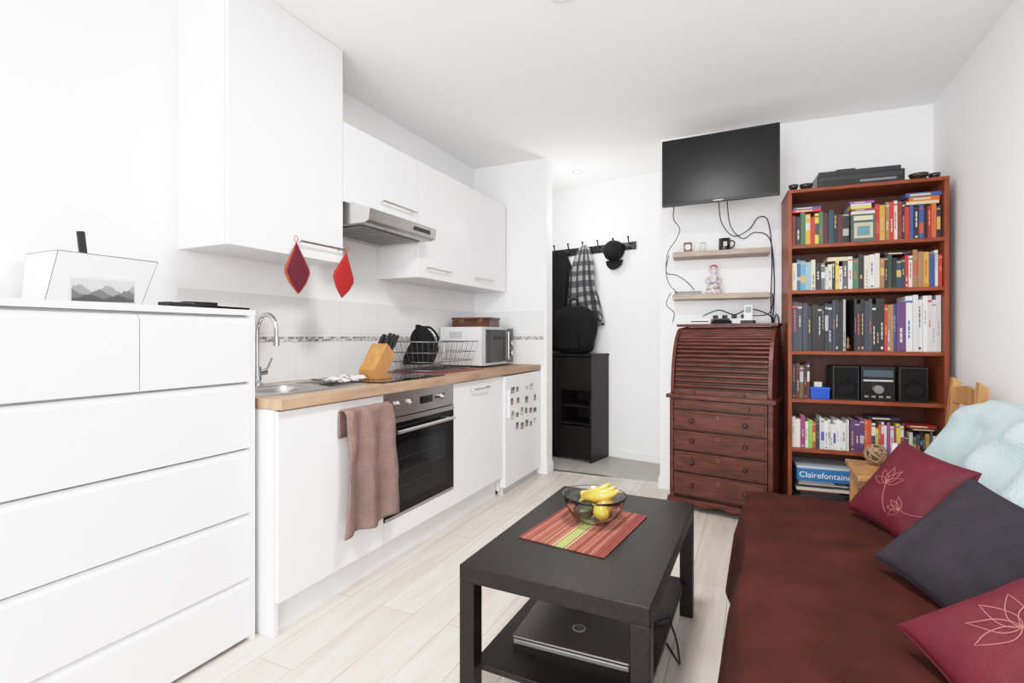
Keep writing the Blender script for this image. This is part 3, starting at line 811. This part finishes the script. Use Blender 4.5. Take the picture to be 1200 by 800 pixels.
zt = BH+.0206
b = B('video_recorder')
b.box(.16,.60,.03,.28,zt+.008,zt+.075,VCG,(.02,.02,.022)); b.box(.17,.59,.027,.03,zt+.04,zt+.062,VCG,(.04,.04,.045)); b.box(.38,.56,.0265,.03,zt+.018,zt+.032,VCG,(.2,.2,.22))
b.box(.17,.585,.04,.27,zt+.076,zt+.10,VCG,(.03,.03,.03)); b.box(.27,.37,.08,.16,zt+.101,zt+.118,VCG,(.02,.02,.02))
for x in (.19,.57):
    for y in (.06,.25): b.cyl((x,y,zt),(x,y,zt+.008),.012,BLACKP)
b.done(loc=BL,rz=BR,bevel=.002)
for (x,y,r,c) in [(.035,.04,.028,(.02,.015,.015)),(.105,.05,.038,(.03,.02,.015)),(.67,.05,.048,(.04,.02,.012)),(.75,.07,.030,(.03,.03,.03))]:
    b = B('small_bowl'); b.lathe([(.0,0),(r*.5,0),(r*.9,.022),(r,.036),(r*.94,.036),(r*.8,.02),(r*.4,.008),(.0,.006)],VCG,24,(x,y,zt),c); b.done(loc=BL,rz=BR)

b = B('woven_ball')
for k in range(14):
    ax = Vector((math.sin(k*2.4),math.cos(k*1.7),math.sin(k*.9+1))).normalized(); u1 = ax.orthogonal().normalized(); u2 = ax.cross(u1)
    b.tube([(u1*math.cos(t)+u2*math.sin(t))*.05 for t in [2*math.pi*i/28 for i in range(28)]], .005, VC, 6, (.30,.20,.12), closed=True)
b.ball((0,0,0),.044,VC,(.12,.07,.04))
b.done(loc=(.585,3.27,.5115))
b = B('paper_roll'); b.cyl((.66,3.12,.4555),(.66,3.12,.60),.035,PAPERW); b.cyl((.66,3.12,.6),(.66,3.12,.6005),.015,BLACKM); b.done()

# ------------------------------------------------------------------ roll-top secretary
b = B('rolltop_desk')
W = .31; D = .33; hz = .73
b.box(-W,-W+.025,0,D,.06,hz,MAHOG); b.box(W-.025,W,0,D,.06,hz,MAHOG); b.box(-W+.025,W-.025,.02,D,.08,hz,MAHOGD)
b.box(-W-.018,W+.018,-.022,D,hz,hz+.025,MAHOG)
b.box(-W-.01,W+.01,-.014,D,.06,.08,MAHOG)
n = 24
prof = [(-W-.012,0),(-W+.05,0)]
for i in range(n+1):
    t = i/n; x = -W+.06+(2*W-.12)*t
    prof.append((x,.035+.02*abs(math.sin(t*math.pi*3))))
prof += [(W-.05,0),(W+.012,0),(W+.012,.062),(-W-.012,.062)]
b.prism(prof, -.018, -.002,'y',MAHOG)
for x in (-W-.01, W-.03):
    b.box(x,x+.04,0,.04,0,.06,MAHOG); b.box(x,x+.04,D-.04,D,0,.06,MAHOG)
dz = [(.665,.722),(.53,.652),(.395,.518),(.255,.383),(.10,.243)]
for i,(z0,z1) in enumerate(dz):
    b.box(-W+.03,W-.03,-.004,.02,z0,z1,MAHOG)
    b.box(-W+.045,W-.045,-.012,-.004,z0+.014,z1-.014,MAHOG)
    if i == 0:
        for x in (-.18,.18): b.ball((x,-.022,(z0+z1)/2),.010,BRASS)
    else:
        for x in (-.16,.16):
            b.lathe([(.0,.026),(.012,.024),(.015,.016),(.007,.008),(.008,0)],MAHOGD,16,M=Matrix.Translation((x,-.012,(z0+z1)/2)) @ Matrix.Rotation(rad(90),4,'X'))
        b.box(-.008,.008,-.0135,-.012,z1-.045,z1-.02,BRASS)
h2 = 1.20; zb = hz+.025
def prof_t(t):
    a = t*math.pi/2
    return (.015+.19*(1-math.cos(a)), zb+.005+(h2-zb-.02)*math.sin(a))
side = [(.005,zb)]+[(p[0]-.012,p[1]+.008) for p in [prof_t(i/14) for i in range(15)]]+[(D,h2),(D,zb)]
for x in (-W+.005, W-.027): b.prism(side, x, x+.022,'x',MAHOG)
inner = [(.03,zb)]+[(p[0]+.012,p[1]-.008) for p in [prof_t(i/14) for i in range(15)]]+[(D-.005,h2-.01),(D-.005,zb)]
b.prism(inner,-W+.028,W-.028,'x',MAHOGD)
ns = 19
for i in range(ns):
    t = (i+.5)/ns; p = prof_t(t)
    b.tube([(-W+.03,p[0]+.006,p[1]),(W-.03,p[0]+.006,p[1])],.0115,MAHOG,8)
b.box(-W+.03,W-.03,.004,.03,zb,zb+.035,MAHOG)
for x in (-.15,.15): b.ball((x,-.004,zb+.018),.009,BRASS)
b.box(-W-.004,W+.004,.15,D,h2,h2+.018,MAHOG)
DR = rad(-11); DL = (-.200,3.470,0)
desk = b.done(loc=DL, rz=DR, bevel=.002)
DM = Matrix.Translation(DL) @ Matrix.Rotation(DR,4,'Z')
tz = h2+.0185
def ondesk(b,x,y,z=tz,r=0.,**k):
    p = DM @ Vector((x,y,z)); return b.done(loc=p, rz=DR+r, **k)
b = B('wifi_router'); b.box(-.07,.07,-.04,.04,0,.035,VCG,(.70,.70,.70)); b.box(-.06,.06,-.041,-.04,.012,.02,BLACKP)
ondesk(b,-.17,.23,bevel=.005)
b = B('power_strip'); b.box(-.13,.13,-.025,.025,0,.035,VC,(.70,.70,.70))
for i in range(4): b.cyl((-.09+i*.06,0,.035),(-.09+i*.06,0,.036),.018,BLACKP,n=16); b.box(-.105+i*.06,-.075+i*.06,-.015,.015,.036,.06,BLACKP)
ondesk(b,.0,.28,bevel=.003)
b = B('phone_dock'); b.box(-.04,.04,-.03,.03,0,.02,BLACKP); b.box(-.025,.025,-.005,.015,.02,.12,VCG,(.65,.65,.66),M=Matrix.Rotation(rad(-10),4,'X')); b.box(-.018,.018,-.0065,-.005,.07,.11,VCG,(.2,.25,.3),M=Matrix.Rotation(rad(-10),4,'X'))
ondesk(b,.13,.21,bevel=.003)
b = B('leather_pouch'); b.box(-.06,.06,-.035,.035,0,.022,BLACKM); b.box(-.055,.05,-.03,.03,.022,.035,VC,(.05,.03,.03))
ondesk(b,-.03,.20,r=.2,bevel=.006)

# ------------------------------------------------------------------ floating shelves + ornaments
WM = Matrix.Translation((-.63,3.925,0)) @ Matrix.Rotation(ang,4,'Z')
def onwall(b,x,y,z,r=0.,**k):
    return b.done(loc=WM @ Vector((x,y,z)), rz=ang+r, **k)
for z in (1.725,1.428):
    b = B('floating_shelf'); b.box(.10,.72,-.19,-.0006,-.035,0,GREYOAK); onwall(b,0,0,z,bevel=.002)
za, zbb = 1.7255, 1.4285
b = B('coffee_mug'); b.lathe([(.0,0),(.035,0),(.038,.01),(.038,.085),(.034,.085),(.034,.01),(.0,.008)],VCG,28,col=(.012,.012,.013))
b.tube([(.036,0,.07),(.06,0,.065),(.065,0,.045),(.055,0,.025),(.036,0,.018)],.005,VCG,8,(.012,.012,.013),smooth_path=4); b.box(-.012,.012,-.0395,-.0375,.03,.06,VC,(.5,.5,.5))
onwall(b,.44,-.12,za,r=.1)
b = B('glass_jar'); b.lathe([(.0,0),(.022,0),(.023,.045),(.018,.055),(.018,.065),(.016,.065),(.016,.055),(.020,.044),(.019,.003),(.0,.003)],GLASS,24); onwall(b,.30,-.12,za)
b = B('desk_clock'); b.box(-.028,.028,-.02,.02,0,.075,VC,(.12,.07,.05)); b.cyl((0,-.02,.04),(0,-.022,.04),.02,VC,col=(.7,.7,.68)); onwall(b,.20,-.11,za,bevel=.003)
b = B('painted_figurine')      # slim painted figurine: flared skirt, narrow waist, arms, round head
b.lathe([(.0,0),(.052,0),(.055,.012),(.042,.05),(.022,.085),(.020,.095),(.032,.115),(.028,.130),(.010,.140),(.010,.145),(.026,.155),(.031,.175),(.024,.195),(.0,.205)],VC,28,col=(.60,.53,.56),sy=.7)
for s_ in (-1,1): b.tube([(s_*.028,0,.122),(s_*.050,-.005,.105),(s_*.042,-.02,.080),(s_*.022,-.028,.082)],.008,VC,8,(.58,.48,.50),smooth_path=4)
random.seed(8)
for i in range(54):
    t = random.uniform(-1.4,1.4); k = random.choice([(.052,.012),(.047,.035),(.038,.058),(.026,.078),(.029,.112),(.045,.040)])
    b.ball((k[0]*math.sin(t),-k[0]*math.cos(t)*.7,k[1]+random.uniform(-.006,.006)),.0055,VC,random.choice([(.5,.05,.12),(.12,.25,.45),(.6,.4,.05),(.5,.12,.35),(.1,.3,.18)]),n=8)
for s_ in (-1,1): b.ball((s_*.011,-.0205,.177),.005,VC,(.02,.02,.03),n=8)
b.ball((0,.002,.190),.026,VC,(.45,.08,.18),sc=(1.1,.8,.75),n=14)
onwall(b,.37,-.10,zbb)
b = B('network_box'); b.box(-.09,.09,-.05,.05,0,.022,VCG,(.02,.02,.022)); b.box(-.08,.08,-.051,-.05,.008,.012,VC,(.3,.3,.3)); onwall(b,.20,-.11,zbb,bevel=.004)

# ------------------------------------------------------------------ TV
b = B('wall_mounted_tv')
b.box(-.352,.352,-.0,.035,0,.44,BLACKP); b.box(-.345,.345,-.002,0,.014,.433,mat('tv_screen',(.013,.013,.015),.28,spec=.25)); b.box(-.22,.22,.035,.065,.05,.36,BLACKP)
b.box(-.03,.03,-.0025,-.0,.003,.010,VC,(.5,.5,.5))
b.box(-.10,.10,.065,.072,.12,.32,DSTEEL)
b.tube([(0,.07,.22),(.14,.18,.22),(.02,.36,.22)],.014,DSTEEL,8)
b.box(-.05,.09,.36,.380,.15,.29,DSTEEL)
b.done(loc=(-.205,3.535,2.003), rz=rad(-1.8), bevel=.002)

def wl(x,y,z): return WM @ Vector((x,y,z))
def cable(pts, r=.0035):
    b = B('power_cable'); b.tube([wl(*p) for p in pts], r, BLACKP, 6, smooth_path=6); b.done()
cable([(.12,-.30,2.05),(.11,-.25,1.95),(.15,-.22,1.88),(.12,-.215,1.80),(.07,-.22,1.72),(.05,-.10,1.6),(.08,-.205,1.5),(.13,-.20,1.442)])
cable([(.07,-.1,1.72),(.05,-.08,1.60),(.12,-.04,1.58),(.19,-.04,1.53),(.24,-.05,1.47)])
cable([(.09,-.215,1.44),(.06,-.21,1.36),(.11,-.20,1.30),(.10,-.15,1.235)])
cable([(.40,-.30,2.03),(.42,-.15,1.92),(.50,-.04,1.84),(.60,-.03,1.88),(.66,-.03,1.96),(.72,-.03,1.93),(.745,-.02,1.7),(.74,-.02,1.3),(.77,-.02,1.0),(.75,-.02,.6),(.76,-.02,.3),(.75,-.02,.09)])
cable([(.45,-.30,2.03),(.48,-.1,1.90),(.56,-.03,1.82),(.64,-.02,1.86),(.735,-.02,1.80),(.76,-.02,1.5),(.75,-.02,1.1),(.79,-.02,.8),(.76,-.02,.5)])
cable([(.30,-.26,1.27),(.40,-.26,1.31),(.50,-.22,1.28),(.60,-.15,1.32),(.74,-.08,1.26),(.76,-.05,1.1),(.75,-.03,1.2),(.78,-.03,1.28),(.80,-.03,1.0),(.78,-.02,.7)],.004)
cable([(.735,-.16,1.42),(.74,-.1,1.34),(.70,-.2,1.28),(.60,-.24,1.27)])
b = B('wall_socket'); b.box(-.04,.04,-.012,-.0006,-.04,.04,TRIM); b.cyl((0,-.012,0),(0,-.0125,0),.02,VC,col=(.5,.5,.5),n=18); onwall(b,.80,0,.28,bevel=.003)
b = B('umbrella'); b.tube([(0,0,0),(0,.005,.12),(0,.01,.62),(0,.012,.68)],.02,BLACKM,10,radii=[.006,.016,.024,.012]); b.tube([(0,.012,.68),(0,.012,.76),(.012,.012,.79),(.022,.012,.77)],.007,BLACKP,8,smooth_path=4)
b.done(loc=(.158,3.72,.30))

# ------------------------------------------------------------------ hallway
HM = Matrix.Translation((-1.85,4.90,0)) @ Matrix.Rotation(a2,4,'Z')
def onhall(b,x,y,z,r=0.,**k): return b.done(loc=HM @ Vector((x,y,z)), rz=a2+r, **k)
b = B('shoe_cabinet')
for x in (-.05,.61): b.box(x,x+.02,-.36,-.015,0,.95,HALLBLK)
b.box(-.055,.635,-.365,-.014,.95,.972,HALLBLK); b.box(-.03,.61,-.03,-.016,.02,.95,HALLBLK)
b.box(.29,.305,-.355,-.03,.02,.95,HALLBLK)
for z in (.03,.33,.49,.64): b.box(-.03,.61,-.355,-.03,z,z+.018,HALLBLK)
b.box(-.03,.29,-.362,-.345,.05,.94,HALLBLK); b.box(.305,.61,-.362,-.345,.66,.94,HALLBLK); b.box(.305,.61,-.362,-.345,.05,.32,HALLBLK)
onhall(b,0,0,0,bevel=.002)
b = B('coat_rack'); b.box(.0,.90,-.022,-.0006,0,.07,BLACKP)
for x in (.06,.22,.38,.54,.70,.85):
    b.tube([(x,-.02,.05),(x,-.06,.06),(x,-.075,.10)],.007,BLACKP,8); b.tube([(x,-.02,.02),(x,-.05,.0),(x,-.06,.025)],.006,BLACKP,8); b.ball((x,-.075,.105),.012,BLACKP,n=10)
onhall(b,0,0,1.93,bevel=.002)
def hang(name, w_top, w_bot, h, thick, mm, colfn=None, col=(1,1,1), folds=6, seed=0):
    b = B(name)
    def fn(u,v):
        ang_ = 2*math.pi*u; s_ = min(1, v*4)**.5
        w = (w_top+(w_bot-w_top)*v)*(.25+.75*s_)
        d = thick*(.35+.65*s_)
        r = 1+.13*math.sin(ang_*folds+seed+v*2)+.16*nz(math.cos(ang_)*2,math.sin(ang_)*2,v*3+seed)
        return (w*math.cos(ang_)*r+.02*math.sin(v*4+seed), -thick-.03+d*math.sin(ang_)*r, -h*v+.03*math.sin(ang_*2+seed)*(v**3))
    b.grid(fn, 72, 48, mm, col, colfn=colfn); return b
def plaid(u,v):
    a = int(u*44)%4; c = int(v*30)%4
    k = (.26 if a < 2 else .03)*(.9 if c < 2 else .22)
    return (k+.015,k+.015,k+.02)
b = hang('black_coat',.15,.20,.96,.05,BLACKM,seed=1); onhall(b,.10,-.0,1.97)
b = hang('plaid_shirt',.09,.18,.74,.05,CLOTH,plaid,seed=3); onhall(b,.41,-.03,2.0,r=.1)
b = B('backpack')
def bp(u,v):
    t = math.pi*(v-.5); a_ = 2*math.pi*u
    ct = math.copysign(abs(math.cos(a_))**.6,math.cos(a_)); st = math.copysign(abs(math.sin(a_))**.6,math.sin(a_))
    r = max(0,math.cos(t))**.45*(1+.12*nz(math.cos(a_)*2,math.sin(a_)*2,v*4))
    return (.24*ct*r*(1-.22*v), .09*st*r, .22+.22*math.copysign(abs(math.sin(t))**.8,math.sin(t)))
b.grid(bp,40,30,BLACKM); b.box(-.10,.10,-.115,-.07,.05,.20,BLACKM); b.tube([(-.05,0,.42),(-.03,0,.50),(.03,0,.50),(.05,0,.42)],.01,BLACKM,8,smooth_path=4)
for s_ in (-1,1): b.tube([(s_*.06,.05,.4),(s_*.12,.1,.25),(s_*.1,.07,.08)],.012,BLACKM,6,smooth_path=3)
onhall(b,.38,-.235,.973)
b = B('black_cap')
b.lathe([(.095,0),(.10,.03),(.085,.08),(.05,.11),(.0,.12)],BLACKM,28,M=Matrix.Rotation(rad(75),4,'X'))
b.grid(lambda u,v: (-.09+.18*u,-.015-.02*math.sin(math.pi*u),-.08-.09*v*max(0,math.sin(math.pi*u))**.5),16,6,BLACKM)
onhall(b,.70,-.03,1.92)

# ------------------------------------------------------------------ lights
def area(name, loc, rot, sx, sy, P, col=(1,1,1), shape='RECTANGLE'):
    l = bpy.data.lights.new(name,'AREA'); l.shape = shape; l.size = sx; l.size_y = sy; l.energy = P; l.color = col
    o = bpy.data.objects.new(name,l); S.collection.objects.link(o); o.location = loc; o.rotation_euler = rot; return o
def point(name, loc, P, r, col=(1,1,1)):
    l = bpy.data.lights.new(name,'POINT'); l.energy = P; l.shadow_soft_size = r; l.color = col
    o = bpy.data.objects.new(name,l); S.collection.objects.link(o); o.location = loc; return o
area('window_daylight', ((wx0+wx1)/2, YB+.01, (wz0+wz1)/2), (rad(90),0,0), 2.7, 2.25, 168, (.98,.99,1))
area('ceiling_fill', (-.45,1.55,H-.027), (0,0,0), .44, .44, 44, (1,.99,.97), 'DISK')  # added fill out of view, lifts the ceiling and right wall
point('hall_lamp', (-1.42,4.30,H-.45), 9, .08, (1,.98,.95))

w = bpy.data.worlds.new('daylight'); S.world = w; w.use_nodes = True
w.node_tree.nodes['Background'].inputs[0].default_value = (.9,.95,1,1); w.node_tree.nodes['Background'].inputs[1].default_value = 1.0

# ------------------------------------------------------------------ camera
c = bpy.data.cameras.new('camera'); c.sensor_width = 36; c.lens = 18.0; c.shift_y = -7/1200; c.clip_start = .03
co = bpy.data.objects.new('camera',c); S.collection.objects.link(co)
co.location = (0,0,1.14); co.rotation_euler = (rad(90),0,math.atan2(283,600))
S.camera = co
vsn = S.view_settings
vsn.view_transform = 'Standard'
vsn.look = 'None'
vsn.exposure = 0.0
# gentle highlight shoulder so the bright whites keep their edges
vsn.use_curve_mapping = True
cm = vsn.curve_mapping
cm.white_level = (2.0,2.0,2.0)
cv = cm.curves[3]
cv.points[0].location = (0,0); cv.points[-1].location = (1,1)
for p in [(.02,.040),(.06,.122),(.125,.262),(.20,.425),(.30,.610),(.40,.745),(.50,.835),(.62,.905),(.80,.965)]:
    cv.points.new(*p)
cm.update()
